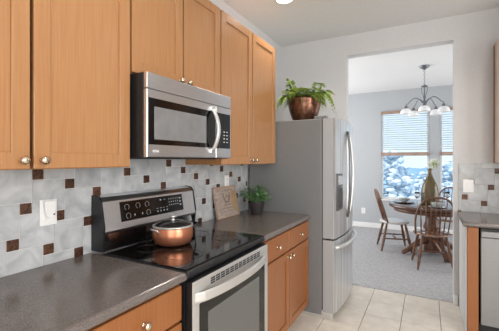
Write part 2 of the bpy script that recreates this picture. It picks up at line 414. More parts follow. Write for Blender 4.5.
def counter_left(y0, y1, label):
    b = B(); r = .019; zc = .894; xc = .665-r
    prof = [(.0115, .8745)]
    for k in range(0, 11):
        a = -PI/2+PI*k/10; prof.append((xc+r*math.cos(a), zc+.0195*math.sin(a)))
    prof.append((.0115, zc+.0195))
    b.prism([(x, y0, z) for x, z in prof], (0, y1-y0, 0))
    return tag(b.build('countertop', M_counter), label, 'countertop')
counter_left(.19, 1.110, 'grey speckled worktop at the left of the stove, clear of things')
counter_left(1.886, 2.829, 'grey speckled worktop carrying the wooden sign and the small potted herb')
b = B(); r = .019; zc = .894; yc = 3.092+r
prof = [(YB-.0115, .8745)]
for k in range(0, 11):
    a = -PI/2+PI*k/10; prof.append((yc-r*math.cos(a), zc+.0195*math.sin(a)))
prof.append((YB-.0115, zc+.0195))
b.prism([(1.838, y, z) for y, z in prof], (XR-1.838-.002, 0, 0))
tag(b.build('countertop', M_counter), 'grey worktop above the dishwasher, against the back wall', 'countertop')

# end cabinet beside the dishwasher
t = thing('base_cabinet', (1.90, 3.4, 0), 'narrow maple end panel between doorway wall and dishwasher', 'cabinet')
b = B(); b.box(1.853, 1.862, 3.125, YB-.016, 0, .872, .001); b.build('side_panel', M_wall, t, label='grey painted side panel')
b = B(); b.box(1.8635, 1.938, 3.115, 3.70, .0, .872, .002); b.build('front_stile', M_woodbase, t)
# dishwasher
t = thing('dishwasher', (2.28, 3.4, 0), 'stainless steel dishwasher under the right-hand worktop', 'dishwasher')
X0, X1 = 1.952, 2.570
b = B(); b.box(X0, X1, 3.14, 3.70, .10, .868); b.box(X0, X1, 3.20, 3.70, 0, .10); b.build('tub', M_black, t)
b = B(); b.box(X0, X1, 3.105, 3.139, .115, .800, .004); b.build('door', noisy('dull_steel', lin(136, 136, 136), lin(144, 144, 144), (2, 2, 160), 6, 3, rough=.42, metal=.6), t)
b = B(); b.box(X0, X1, 3.098, 3.139, .803, .848, .005); b.build('control_strip', bpy.data.materials['dull_steel'], t)
b = B(); b.box(X0, X1, 3.118, 3.139, .850, .868, .001); b.build('vent_strip', M_black, t)

# ------------------------------------------------------------------ range
R0, R1 = 1.114, 1.880
t = thing('stove', (.33, (R0+R1)/2, 0), 'stainless steel electric stove with black glass cooktop and copper pot on it', 'stove')
b = B(); b.box(.014, .645, R0, R1, .05, .885); b.box(.05, .60, R0+.02, R1-.02, 0, .05); b.build('body', M_black, t)
b = B(); b.box(.10, .668, R0-.002, R1+.002, .886, .918, .008, 2); b.build('cooktop_frame', M_black, t)
b = B(); b.box(.118, .650, R0+.008, R1-.008, .9185, .923, .002)
ct = b.build('cooktop', M_blackglass, t)
m_ring = flat('burner_print', lin(46, 46, 48), .12)
for (x, y, r) in ((.25, 1.30, .075), (.25, 1.70, .09), (.49, 1.30, .095), (.49, 1.70, .075)):
    b = B(); b.tube([(x+r*math.cos(a), y+r*math.sin(a), .9232) for a in [2*PI*k/40 for k in range(40)]], .0012, 4, closed=True)
    b.build('burner', m_ring, ct)
# backguard
b = B()
prof = [(.014, .925), (.098, .925), (.090, 1.014), (.014, 1.014)]
b.prism([(x, R0+.0095, z) for x, z in prof], (0, R1-R0-.0185, 0)); b.build('backguard_riser', M_blackglass, t)
prof = [(.014, 1.016), (.108, 1.016), (.114, 1.03), (.088, 1.185), (.070, 1.208), (.040, 1.214), (.014, 1.214)]
b = B(); b.prism([(x, R0+.0095, z) for x, z in prof], (0, R1-R0-.0185, 0)); bg = b.build('backguard', M_steel_h, t)
for (ya, yb_) in ((R0, R0+.009), (R1-.008, R1)):
    b = B(); b.prism([(x, ya, z) for x, z in [(.014, .925), (.100, .925), (.112, 1.03), (.116, 1.05), (.091, 1.188), (.072, 1.212), (.040, 1.218), (.014, 1.218)]], (0, yb_-ya, 0)); b.build('end_cap', M_black, t)
# control panel glass on the sloped face
def slope(z): return .112-(z-1.05)*(.024/.135)
ya, yb_ = R0+.115, R1-.135; za, zb = 1.066, 1.174
b = B(); b.hexa([(slope(za)-.002, ya, za), (slope(zb)-.002, ya, zb), (slope(za)-.002, yb_, za), (slope(zb)-.002, yb_, zb),
                 (slope(za)+.003, ya, za), (slope(zb)+.003, ya, zb), (slope(za)+.003, yb_, za), (slope(zb)+.003, yb_, zb)])
cp = b.build('control_panel', M_blackglass, bg)
for (y, z) in ((ya+.045, 1.142), (ya+.125, 1.142), (ya+.195, 1.142), (ya+.05, 1.093), (ya+.20, 1.093)):
    r = .0155; b = B()
    b.tube([(slope(z+r*math.sin(a))+.0035, y+r*math.cos(a), z+r*math.sin(a)) for a in [-.9+(2*PI-1.0)*k/18 for k in range(19)]], .0011, 4)
    b.build('dial_mark', M_dim, bg)
b = B()
def dash(y, z, w, h): b.box(slope(z)+.0025, slope(z)+.0042, y-w/2, y+w/2, z-h/2, z+h/2)
for i in range(4): dash(ya+.275+i*.028, 1.088, .010, .008); dash(ya+.275+i*.028, 1.105, .014, .003)
for i in range(5):
    for k in range(3): dash(ya+.385+i*.020, 1.152-.019*k, .007, .006)
dash(ya+.31, 1.155, .014, .010); dash(ya+.345, 1.155, .018, .003); dash(ya+.095, 1.093, .007, .010); dash(ya+.152, 1.093, .007, .010)
for k in range(3): dash(ya+.49, 1.150-.022*k, .016, .009)
b.build('key_print', M_dim, bg)
# oven door
FX = .690
b = B()
b.box(.648, FX-.0045, R0+.006, R1-.006, .215, .872, .002); b.mi = 1; b.box(FX-.004, FX, R0+.006, R1-.006, .215, .872, .0015)
od = b.build('oven_door', [M_black, M_steel], t)
b = B(); b.box(FX-.002, FX+.002, R0+.052, R1-.052, .275, .764, .003); b.build('window_frame', M_blackglass, od)
b = B(); b.box(FX, FX+.0035, R0+.115, R1-.130, .325, .705, .001); b.build('window_glass', M_ovenglass, od)
b = B()
for k in range(3):
    for i in range(12):
        y = R0+.14+i*.043; b.box(FX-.002, FX+.0012, y, y+.034, .824+k*.011, .831+k*.011)
b.build('vent', M_black, od)
b = B(); n = 16; L0, L1 = R0+.022, R1-.045
outer = []; inner = []
for k in range(n+1):
    s_ = k/n; y = L0+(L1-L0)*s_; bow = .002+.054*math.sin(PI*s_)**.55
    outer.append((FX+bow, y)); inner.append((FX+bow-.016, y))
rings = []
for (xo, y), (xi, _) in zip(outer, inner):
    rings.append([b.bm.verts.new(p_) for p_ in ((xi, y, .776), (xo-.005, y, .773), (xo, y, .782), (xo, y, .812), (xo-.005, y, .819), (xi, y, .817))])
for A, D in zip(rings, rings[1:]):
    for k in range(6): b.bm.faces.new([A[k], A[(k+1) % 6], D[(k+1) % 6], D[k]])
b.bm.faces.new(rings[0]); b.bm.faces.new(rings[-1][::-1])
b.build('handle', M_handle, od)
b = B(); b.box(.648, FX-.006, R0+.006, R1-.006, .06, .207, .004); b.build('storage_drawer', M_steel, t)

# ------------------------------------------------------------------ microwave
Mz0, Mz1 = 1.416, 1.830; m0, m1 = 1.118, 1.868
t = thing('microwave', (.2, (m0+m1)/2, Mz0), 'stainless steel microwave with bowed handle under the short wall cabinet', 'microwave')
b = B(); b.box(.014, .395, m0, m1, Mz0, Mz1-.0005, .003)
b.build('body', M_black, t)
MF = .418
b = B(); b.box(.396, MF, m0, m1, 1.752, Mz1-.001, .003); b.build('vent_panel', M_steel_h, t)
ys = 1.690
b = B(); b.box(.396, MF, m0, ys, Mz0+.004, 1.749, .003); md = b.build('door', M_steel_h, t)
b = B(); b.box(MF-.002, MF+.0015, m0+.008, ys-.001, 1.482, 1.708, .001); b.build('door_glass', M_blackglass, md)
b = B(); b.box(MF, MF+.0025, m0+.046, 1.588, 1.508, 1.668, .001); b.build('window_mesh', M_mesh, md)
b = B(); n = 18
HY = 1.640
pts = [(MF+.008+.048*math.sin(PI*k/n)**.8, HY, 1.462+(1.722-1.462)*k/n) for k in range(n+1)]
for w in (-.006, 0, .006): b.tube([(x, y+w, z) for x, y, z in pts], .0085, 10)
for z in (1.462, 1.722): b.box(MF-.001, MF+.014, HY-.016, HY+.016, z-.013, z+.013, .003)
b.build('handle', M_handle, md)
b = B(); b.box(.396, MF, ys+.003, m1, Mz0+.004, 1.749, .003); cpn = b.build('control_panel', M_steel_h, t)
b = B(); b.box(MF-.002, MF+.0015, ys+.004, m1-.012, 1.482, 1.708, .001); b.build('keypad', M_blackglass, cpn)
b = B()
for i in range(2):
    for k in range(4): b.box(MF+.0012, MF+.0022, ys+.085+i*.034, ys+.100+i*.034, 1.52+k*.022, 1.526+k*.022)
b.build('key_marks', M_print, cpn)
Mt = Matrix.Translation((MF+.0008, m0+.058, 1.449)) @ Matrix(((0, 0, 1, 0), (1, 0, 0, 0), (0, 1, 0, 0), (0, 0, 0, 1)))
text_mesh('NVA', .022, Mt, 'logo', M_print, md)
b = B(); b.box(.06, .36, m0+.10, m1-.10, Mz0-.004, Mz0, .001); b.build('underside_grille', M_slot, t)

# ------------------------------------------------------------------ refrigerator
F0, F1 = 2.834, 3.640; FT = 1.775
t = thing('refrigerator', (.4, (F0+F1)/2, 0), 'tall stainless refrigerator with french doors and grey sides, fern on top', 'refrigerator')
b = B(); b.box(.03, .760, F0, F1, .03, FT, .006); b.build('body', M_fside, t)
def curved_panel(name, ya, yb_, z0, z1, mat, parent, y_mid, halfw, x0=.772, edge=.872, bulge=.030, n=14):
    """door slab with a bowed front; the bow spans the whole refrigerator"""
    b = B(); fr = []
    for k in range(n+1):
        y = ya+(yb_-ya)*k/n; q = (y-y_mid)/halfw
        x = edge+bulge*(1-q*q)
        if k == 0 or k == n: x -= .008
        fr.append((x, y))
    poly = [(x0, ya, z0)]+[(x, y, z0) for x, y in fr]+[(x0, yb_, z0)]
    b.prism(poly, (0, 0, z1-z0))
    b.bm.normal_update()
    for f in b.bm.faces:
        ys_ = [v.co.y for v in f.verts]
        if max(ys_)-min(ys_) < 1e-4: f.material_index = 1
    return b.build(name, [mat, M_dooredge], parent)
ym = (F0+F1)/2; hw = (F1-F0)/2
dl = curved_panel('door', F0, ym-.003, .715, FT, M_steel_v, t, ym, hw)
dr = curved_panel('door', ym+.003, F1, .715, FT, M_steel_v, t, ym, hw)
fz = curved_panel('freezer_drawer', F0, F1, .062, .700, M_steel_v, t, ym, hw)
b = B(); b.box(.758, .772, F0+.01, F1-.01, .08, FT-.01); b.build('door_gasket', M_slot, t)
def bow_x(y): return .872+.030*(1-((y-ym)/hw)**2)
for d, s in ((dl, -1), (dr, 1)):
    b = B(); n = 20; pts = []
    for k in range(n+1):
        q = k/n; z = .86+(1.68-.86)*q; y = ym+s*(.018+.040*math.sin(PI*q))-.015; pts.append((bow_x(ym)+.002+.040*math.sin(PI*q)**.6, y, z))
    b.tube(pts, .0125, 10)
    b.build('handle', M_steel if s > 0 else M_handle_dark, d)
b = B(); n = 20
b.tube([(bow_x(F0+.015+(F1-F0-.03)*k/n)+.004+.045*math.sin(PI*k/n)**.5, F0+.015+(F1-F0-.03)*k/n, .640) for k in range(n+1)], .016, 10); b.build('handle', M_handle, fz)
# dispenser in the near door
y0, y1 = 2.88, 3.07
b = B(); xx = bow_x((y0+y1)/2)
b.box(xx-.030, xx+.006, y0, y1, .955, 1.285, .005); dp = b.build('dispenser', M_handle_dark, dl)
b = B(); b.box(xx+.004, xx+.0085, y0+.02, y1-.02, .975, 1.15, .002); b.build('dispenser_recess', M_slot, dp)
b = B(); b.box(xx+.004, xx+.0095, y0+.022, y1-.022, 1.185, 1.265, .002); b.build('dispenser_display', M_handle, dp)
b = B(); b.box(.69, .80, F0+.004, F0+.075, FT+.0005, FT+.026, .004); b.build('hinge_cover', M_fside, t)
b = B(); b.box(.69, .80, F1-.075, F1-.004, FT+.0005, FT+.026, .004); b.build('hinge_cover', M_fside, t)
b = B(); b.box(.10, .850, F0+.005, F0+.06, 0, .068, .005); b.build('foot', M_handle, t)
b = B(); b.box(.10, .850, F1-.06, F1-.005, 0, .068, .005); b.build('foot', M_handle, t)
b = B(); b.box(.70, .80, F0+.062, F1-.062, .008, .068); b.build('toe_grille', M_black, t)

# ------------------------------------------------------------------ fern in its copper pot
c = Vector((.52, 3.07, FT))
t = thing('potted_fern', c, 'bushy green fern in hammered copper pot on top of the refrigerator', 'plant')
b = B(); b.lathe([(0, .001), (.095, .001), (.112, .02), (.140, .09), (.158, .16), (.165, .215), (.166, .235), (.158, .235), (.150, .205), (0, .205)], c, 36); b.build('pot', M_bronze, t)
b = B(); b.lathe([(0, .222), (.148, .210), (.149, .206)], c, 24); b.build('soil', M_soil, t)
b = B(); rng = random.Random(5)
def frond(p0, az, L, rise, droop, w):
    d = Vector((math.cos(az), math.sin(az), 0)); n = 16; pts = []
    for k in range(n+1):
        q = k/n; pts.append(Vector(p0)+d*(L*(q*.9))+Vector((0, 0, rise*math.sin(min(q*1.25, 1)*PI/2)-droop*q*q*q)))
    b.tube(pts, [.0022*(1-.7*k/n) for k in range(n+1)], 4, cap=False)
    for k in range(2, n+1):
        tdir = (pts[k]-pts[k-1]).normalized(); side = tdir.cross(Vector((0, 0, 1)))
        if side.length < .01: side = Vector((-d.y, d.x, 0))
        side.normalize(); ll = w*math.sin(PI*(.12+.85*k/n))
        for s_ in (-1, 1): b.leaf(pts[k], side*s_+tdir*.55+Vector((0, 0, rng.uniform(-.2, .1))), Vector((0, 0, 1)), ll, ll*.24+.004, .2)
for k in range(52):
    az = 2*PI*k/52*3.0+rng.uniform(-.2, .2); r0 = rng.uniform(.02, .12)
    L = rng.uniform(.09, .22); rise = rng.uniform(.05, .15)*(1.15-L*2)
    frond(c+Vector((math.cos(az)*r0, math.sin(az)*r0, .215)), az, L, rise, rng.uniform(.02, .15), rng.uniform(.055, .075))
for (az, L, rise, dr_) in ((-8, .20, .09, .24), (20, .21, .11, .27), (60, .16, .10, .2), (205, .21, .09, .25), (185, .20, .10, .22), (170, .19, .11, .14), (-40, .14, .07, .13), (225, .15, .06, .15), (215, .07, .15, .0), (240, .09, .17, .02), (30, .10, .17, .03), (330, .12, .15, .04), (190, .07, .22, .0), (28, .20, .12, .06), (250, .10, .10, .10), (-70, .10, .10, .08)):
    az = math.radians(az); frond(c+Vector((math.cos(az)*.11, math.sin(az)*.11, .215)), az, L*1.08, rise, dr_, .07)
b.build('fronds', M_fern, t)

# small potted herb on the counter
c = Vector((.215, 2.635, .9137))
t = thing('potted_herb', c, 'small leafy green herb in charcoal pot on the worktop beside the wooden sign', 'plant')
b = B(); b.lathe([(0, .001), (.050, .001), (.054, .006), (.075, .112), (.077, .118), (.072, .118), (.069, .104), (0, .104)], c, 28); b.build('pot', M_pot, t)
b = B(); b.lathe([(0, .110), (.068, .106), (.0685, .104)], c, 20); b.build('soil', M_soil, t)
b = B(); rng = random.Random(9)
for k in range(70):
    az = rng.uniform(0, 2*PI); r1 = rng.uniform(.02, .135); h = rng.uniform(.03, .15)*(1.1-r1*4)+.10
    top = c+Vector((math.cos(az)*r1, math.sin(az)*r1, max(.115, h+.03)))
    b.tube([c+Vector((math.cos(az)*r1*.3, math.sin(az)*r1*.3, .105)), (c+Vector((math.cos(az)*r1*.6, math.sin(az)*r1*.6, .13)))*.5+top*.5, top], .0012, 4, cap=False)
    for q in range(6):
        a2 = rng.uniform(0, 2*PI); b.leaf(top+Vector((0, 0, -.008*q*.5)), (math.cos(a2), math.sin(a2), rng.uniform(-.2, .5)), (0, 0, 1), rng.uniform(.034, .052), rng.uniform(.018, .026), .2)
b.build('leaves', M_herb, t)

# leaning wooden sign
def lean(u, v, d=0):
    """u along the wall 0..1, v up the board 0..1, d in front of the board's face"""
    a = Vector((.078, 2.215, .9145)); e = Vector((.004, .34, 0)); up = Vector((-.056, .0, .262)); nrm = e.cross(up).normalized()
    if nrm.x < 0: nrm = -nrm
    return a+e*u+up*v+nrm*d
t = thing('wooden_sign', (.06, 2.385, .914), 'weathered wooden sign with cup picture leaning on the backsplash', 'sign')
b = B(); b.hexa([lean(0, 0, -.012), lean(0, 1, -.012), lean(1, 0, -.012), lean(1, 1, -.012), lean(0, 0, 0), lean(0, 1, 0), lean(1, 0, 0), lean(1, 1, 0)])
sb = b.build('board', M_sign, t)
def patch(b, us, d0=-.001, d1=.0012):
    P = [lean(u, v, d0) for u, v in us]; n = (lean(0, 0, d1)-lean(0, 0, d0)); b.prism(P, n)
b = B(); patch(b, [(.74, .22), (.97, .12), (.98, .80), (.80, .88), (.70, .60)], -.001, .0006); b.build('tan_patch', M_signtan, sb)
b = B()
for (a0, a1, z0, z1) in ((0, 1, .955, 1), (0, 1, 0, .03), (0, .025, 0, 1), (.975, 1, 0, 1)): patch(b, [(a0, z0), (a1, z0), (a1, z1), (a0, z1)], -.001, .004)
b.build('border', M_blindwood, sb)
b = B(); k_ = [(.34, .78), (.40, .78), (.46, .52), (.58, .52), (.66, .78), (.71, .78), (.63, .46), (.42, .46)]; patch(b, k_)
patch(b, [(.36, .42), (.70, .42), (.66, .385), (.40, .385)])
for i in range(3): patch(b, [(.47+.05*i, .60), (.485+.05*i, .60), (.495+.05*i, .72), (.475+.05*i, .72)])
rng = random.Random(3)
for (vv, n_) in ((.86, 9), (.30, 12), (.20, 10)):
    for i in range(n_):
        u = .16+.68*i/n_; w = .026; patch(b, [(u, vv-.03), (u+w, vv-.03), (u+w*.7, vv+.03), (u+.005, vv+.03*rng.uniform(.3, 1))])
b.build('picture', M_signink, sb)

# copper pot with glass lid
c = Vector((.285, 1.446, .9262))
t = thing('cooking_pot', c, 'round copper cooking pot with glass lid standing on the black cooktop', 'pot')
b = B(); b.lathe([(0, .0), (.088, 0), (.102, .008), (.114, .035), (.116, .065), (.112, .092), (.112, .098), (.106, .098), (.108, .065), (.100, .012), (0, .006)], c, 40); b.build('body', M_copper, t)
b = B(); b.lathe([(.106, .0985), (.116, .0985), (.116, .106), (.108, .109), (.106, .106)], c, 40); lr = b.build('lid_rim', M_handle, t)
b = B(); b.lathe([(.107, .106), (.09, .117), (.06, .126), (.02, .130), (0, .130)], c, 36); lid = b.build('lid', M_lid, t)
b = B(); b.lathe([(0, .1305), (.014, .1305), (.008, .137), (.008, .142), (.018, .150), (.018, .156), (.010, .161), (0, .162)], c, 20); b.build('lid_knob', M_handle, lid)
for s_, mt in ((1, M_black), (-1, M_handle)):
    ax = Vector((.25, .97, 0)).normalized()*s_; sd = Vector((-ax.y, ax.x, 0)); R_ = .113
    b = B(); l_ = .045 if s_ > 0 else .012
    b.tube([c+ax*R_+sd*.034+Vector((0, 0, .080)), c+ax*(R_+l_)+sd*.030+Vector((0, 0, .092)), c+ax*(R_+l_+.008)+Vector((0, 0, .094)), c+ax*(R_+l_)-sd*.030+Vector((0, 0, .092)), c+ax*R_-sd*.034+Vector((0, 0, .080))], .0085 if s_ > 0 else .005, 8)
    b.build('handle', mt, t)

# outlets
def plate_x(y, z, label, w=.079, h=.122):
    t = thing('outlet', (.010, y, z), label, 'outlet')
    b = B(); b.box(.0105, .0155, y-w/2, y+w/2, z-h/2, z+h/2, .002); p_ = b.build('cover_plate', M_plate, t)
    b = B()
    for s_ in (-1, 1): b.box(.0152, .017, y-.017, y+.017, z+s_*.022-.015, z+s_*.022+.015, .003)
    b.build('socket', M_plate, p_)
    for s_ in (-1, 1):
        for q in (-.006, .006):
            b = B(); b.box(.0165, .0173, y+q-.0012, y+q+.0012, z+s_*.022-.002, z+s_*.022+.007); b.build('slot', M_slot, p_)
    return t
plate_x(.891, 1.160, 'white outlet cover on the stone backsplash, with a plug-in device')
t = thing('plug_in_freshener', (.0175, .89, 1.176), 'white plug-in air freshener pushed into the backsplash outlet', 'air freshener')
b = B(); pr = [(.866, 1.216), (.913, 1.216), (.917, 1.200), (.910, 1.148), (.902, 1.134), (.880, 1.134), (.870, 1.148), (.863, 1.200)]
b.prism([(.0178, y, z) for y, z in pr], (.022, 0, 0)); bmesh.ops.bevel(b.bm, geom=list(b.bm.edges), offset=.004, segments=2, affect='EDGES'); b.build('shell', M_plate, t)
b = B(); b.lathe([(0, 0), (.004, 0), (.004, .002), (0, .0022)], (.0398, .902, 1.152), 12, 'X'); b.build('button', M_slot, t)
plate_x(2.448, 1.212, 'white outlet cover on the backsplash above the leaning wooden sign', .07, .115)
def plate_y(x, yw, z, label, w=.078, h=.12, switch=False):
    t = thing('switch' if switch else 'outlet', (x, yw, z), label, 'switch' if switch else 'outlet')
    b = B(); b.box(x-w/2, x+w/2, yw-.0055, yw-.0005, z-h/2, z+h/2, .002); p_ = b.build('cover_plate', M_plate, t)
    b = B(); b.box(x-.017, x+.017, yw-.0075, yw-.005, z-.034, z+.034, .002); b.build('rocker' if switch else 'socket', M_plate, p_)
    if not switch:
        for s_ in (-1, 1):
            for q in (-.006, .006):
                b = B(); b.box(x+q-.0012, x+q+.0012, yw-.0085, yw-.007, z+s_*.02-.003, z+s_*.02+.006); b.build('slot', M_slot, p_)
    return t
plate_y(1.926, YB-.010, 1.160, 'white wall switch on the tiles above the right-hand worktop', .085, .125, True)
plate_y(.405, YD, .345, 'white outlet low on the dining room wall left of the windows')

# recessed ceiling lights
def recessed(x, y, label, power=16):
    t = thing('recessed_light', (x, y, H), label, 'ceiling light', 'recessed kitchen ceiling lights')
    b = B(); b.lathe([(.068, -.001), (.085, -.001), (.086, -.004), (.070, -.010), (.066, -.004)], (x, y, H), 32); b.build('trim_ring', M_white, t)
    b = B(); b.lathe([(0, -.006), (.066, -.006), (.066, -.002), (0, -.002)], (x, y, H), 28); b.build('lens', M_lens, t)
    ld = bpy.data.lights.new('recessed_lamp', 'SPOT'); ld.energy = power; ld.color = (1, .94, .85); ld.spot_size = math.radians(150); ld.spot_blend = .6; ld.shadow_soft_size = .06
    lo = bpy.data.objects.new('recessed_lamp', ld); COL.objects.link(lo); lo.parent = t; lo.location = (0, 0, -.03)
recessed(.49, 2.63, 'round lit ceiling light above the refrigerator front and tall wall cabinet', 22)
for (x, y) in ((2.35, 2.63), (1.0, .70), (2.2, .70), (1.5, -1.3)):  # unseen lights: first inferred from a wall shadow, the others added for light
    recessed(x, y, 'unseen round ceiling light out of frame, supplying light to the kitchen', 18)

# ------------------------------------------------------------------ dining room
ZTOP = .7505
TC = Vector((1.642, 5.55, .006))
t = thing('dining_table', TC, 'round dark oak pedestal dining table by the window', 'table')
b = B(); b.lathe([(0, .697), (.565, .697), (.584, .703), (.593, .722), (.586, .745), (.57, .75), (0, .75)], TC+Vector((0, 0, -.006)), 56); b.build('tabletop', M_oaktop, t)
b = B(); b.lathe([(.50, .645), (.52, .645), (.52, .6965), (.50, .6965), (.50, .645)], TC+Vector((0, 0, -.006)), 48); b.build('apron', M_oak, t)
b = B(); b.lathe([(0, .05), (.10, .05), (.115, .09), (.10, .16), (.075, .20), (.095, .26), (.12, .34), (.11, .44), (.075, .52), (.07, .56), (.10, .62), (.20, .665), (.22, .6965), (0, .6965)], TC+Vector((0, 0, -.006)), 28); b.build('pedestal', M_oak, t)
for k in range(4):
    a = math.radians(28+90*k); d = Vector((math.cos(a), math.sin(a), 0)); b = B()
    pts = [TC+d*.08+Vector((0, 0, .20)), TC+d*.18+Vector((0, 0, .185)), TC+d*.28+Vector((0, 0, .12)), TC+d*.36+Vector((0, 0, .06)), TC+d*.42+Vector((0, 0, .035)), TC+d*.44+Vector((0, 0, .034))]
    b.tube(pts, [.05, .048, .042, .036, .034, .026], 8); b.build('foot', M_oak, t)

def windsor(label):
    t = thing('windsor_chair', (0, 0, 0), label, 'chair', None)
    # local: faces +y, back at -y; z from 0
    b = B(); n = 32; top = []; 
    def outline(a, s=1.0):
        x = math.cos(a)*.225; y = math.sin(a)*.215
        if y < 0: x *= 1.0-.10*(-y/.215)
        return x*s, y*s
    rings = [(.94, .418), (1.0, .428), (1.0, .440), (.95, .448), (.60, .441), (.2, .438)]
    vr = []
    for s_, z in rings: vr.append([b.bm.verts.new((*outline(2*PI*k/n, s_), z)) for k in range(n)])
    for A, D in zip(vr, vr[1:]):
        for k in range(n): f = b.bm.faces.new([A[k], A[(k+1) % n], D[(k+1) % n], D[k]]); f.smooth = True
    b.bm.faces.new(vr[0][::-1]); b.bm.faces.new(vr[-1])
    b.build('seat', M_seat, t)
    tops = {}; bots = {}
    for sx in (-1, 1):
        for sy in (-1, 1):
            p0 = Vector((sx*.135, sy*.125+(0 if sy > 0 else -.01), .422)); p1 = Vector((sx*.205, sy*.205-(.02 if sy < 0 else 0), 0))
            b = B(); qs = [0, .1, .2, .3, .45, .6, .72, .78, .85, 1]; rs = [.013, .016, .020, .016, .021, .023, .016, .020, .016, .011]
            b.tube([p0.lerp(p1, q) for q in qs], rs, 10); b.build('leg', M_oak, t); tops[sx, sy] = (p0, p1)
    def at(k, q): return tops[k][0].lerp(tops[k][1], q)
    for sx in (-1, 1):
        b = B(); a0, a1 = at((sx, -1), .55), at((sx, 1), .55); b.tube([a0, a0.lerp(a1, .5), a1], [.009, .013, .009], 8); b.build('stretcher', M_oak, t)
    b = B(); a0 = at((-1, -1), .55).lerp(at((-1, 1), .55), .5); a1 = at((1, -1), .55).lerp(at((1, 1), .55), .5); b.tube([a0, a0.lerp(a1, .5), a1], [.009, .013, .009], 8); b.build('stretcher', M_oak, t)
    def hoop(a):
        # a 0..pi ; returns hoop point
        ca = math.cos(a); hz = abs(math.sin(a))**.85
        x = math.copysign(abs(ca)**.62, ca)*.238
        z = .440+.49*hz; y = -.135-.02*math.sin(a)-(z-.44)*.26
        return Vector((x*(.90+.10*min(1, hz*2.2)), y, z))
    b = B(); b.tube([hoop(PI*k/36) for k in range(37)], .0125, 8); b.build('back_hoop', M_oak, t)
    for k in range(7):
        u = -1+2*(k+.5)/7; xb = u*.175; a = math.acos(max(-1, min(1, math.copysign(abs(u*.88)**(1/.62), u))))
        e = hoop(a); b = B(); s0 = Vector((xb, -.165+.03*abs(u), .442)); b.tube([s0, s0.lerp(e, .35), s0.lerp(e, .6), e], [.006, .0085, .0065, .0045], 6); b.build('spindle', M_oak, t)
    return t
def place(o, x, y, face, label=None):
    # face: direction of the chair's front, degrees from +x
    o.location = (x, y, .006); o.rotation_euler = (0, 0, math.radians(face-90))
    if label: o['label'] = label
ch = windsor('hoop-back wooden chair nearest the kitchen, its spindled back turned to the doorway')
place(ch, 1.635, 4.93, 101)
c2 = copy_tree(ch)
place(c2, 1.125, 5.62, 16, 'hoop-back wooden chair seen from its side, left of the round table')
place(copy_tree(ch), 1.86, 6.22, 250, 'hoop-back wooden chair at the window side of the table, behind the vase')
c4 = copy_tree(ch)
place(c4, 2.16, 5.40, 176, 'hoop-back wooden chair mostly hidden by the doorway\'s right wall')

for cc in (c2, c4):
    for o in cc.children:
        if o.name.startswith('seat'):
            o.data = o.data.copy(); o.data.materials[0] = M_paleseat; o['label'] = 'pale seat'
# vase and flower
c = Vector((1.615, 5.50, ZTOP))
t = thing('vase', c, 'tall amber glass bottle vase at the centre of the dining table', 'vase')
b = B(); b.lathe([(0, .0), (.105, 0), (.116, .012), (.118, .10), (.116, .20), (.100, .28), (.070, .35), (.042, .41), (.030, .46), (.030, .50), (.040, .525), (.036, .528), (.025, .50), (.025, .46), (.037, .41), (.064, .35), (.094, .28), (.109, .20), (.110, .02), (0, .012)], c, 36); b.build('body', M_vase, t)
t = thing('flower', c+Vector((0, 0, .02)), 'pale green-white flower standing in the amber vase', 'flower')
b = B(); fc = c+Vector((.055, 0, .60)); b.tube([c+Vector((-.02, 0, .02)), c+Vector((0, 0, .3)), c+Vector((.005, 0, .50)), c+Vector((.03, 0, .56)), fc], .004, 6); b.build('stem', M_stem, t)
b = B(); rng = random.Random(2)
for k in range(150):
    v = Vector((rng.gauss(0, 1), rng.gauss(0, 1), rng.gauss(.15, 1))).normalized(); b.leaf(fc+v*.012, v, v.orthogonal(), rng.uniform(.045, .082), .022, .1)
b.build('petals', M_petal, t)
# place settings
def setting(x, y, names):
    zt = ZTOP
    if 'charger' in names:
        b = B(); b.lathe([(0, .0), (.09, 0), (.145, .010), (.148, .013), (.09, .006), (0, .005)], (x, y, zt), 36); tag(b.build('charger_plate', M_darkchina), names['charger'], 'plate')
        zt += .0062
    if 'plate' in names:
        b = B(); b.lathe([(0, .0), (.06, 0), (.105, .010), (.108, .012), (.06, .006), (0, .005)], (x, y, zt), 32); tag(b.build('dinner_plate', M_china), names['plate'], 'plate')
        zt += .0062
    if 'bowl' in names:
        b = B(); b.lathe([(0, .0), (.035, 0), (.038, .006), (.065, .025), (.082, .060), (.078, .060), (.060, .028), (0, .012)], (x, y, zt), 32); tag(b.build('bowl', M_china), names['bowl'], 'bowl')
setting(1.27, 5.52, {'charger': 'dark round charger plate under the bowl on the table\'s left', 'plate': 'grey plate between bowl and dark charger on the table\'s left', 'bowl': 'pale grey bowl stacked on plates at the table\'s left'})
setting(1.70, 5.19, {'plate': 'grey plate on the table in front of the amber vase', 'bowl': 'pale grey bowl on the table directly before the amber vase'})
def glass(x, y, label):
    t = thing('drinking_glass', (x, y, ZTOP), label, 'glass')
    b = B(); b.lathe([(0, 0), (.032, 0), (.032, .003), (.005, .008), (.004, .075), (.020, .095), (.036, .125), (.036, .150), (.031, .182), (.0295, .182), (.034, .150), (.033, .126), (.015, .097), (0, .092)], (x, y, ZTOP), 24); b.build('goblet', M_glass, t)
glass(1.45, 5.42, 'stemmed clear glass on the table between grey bowl and vase')
glass(1.84, 5.62, 'stemmed clear glass on the table to the right of the vase')

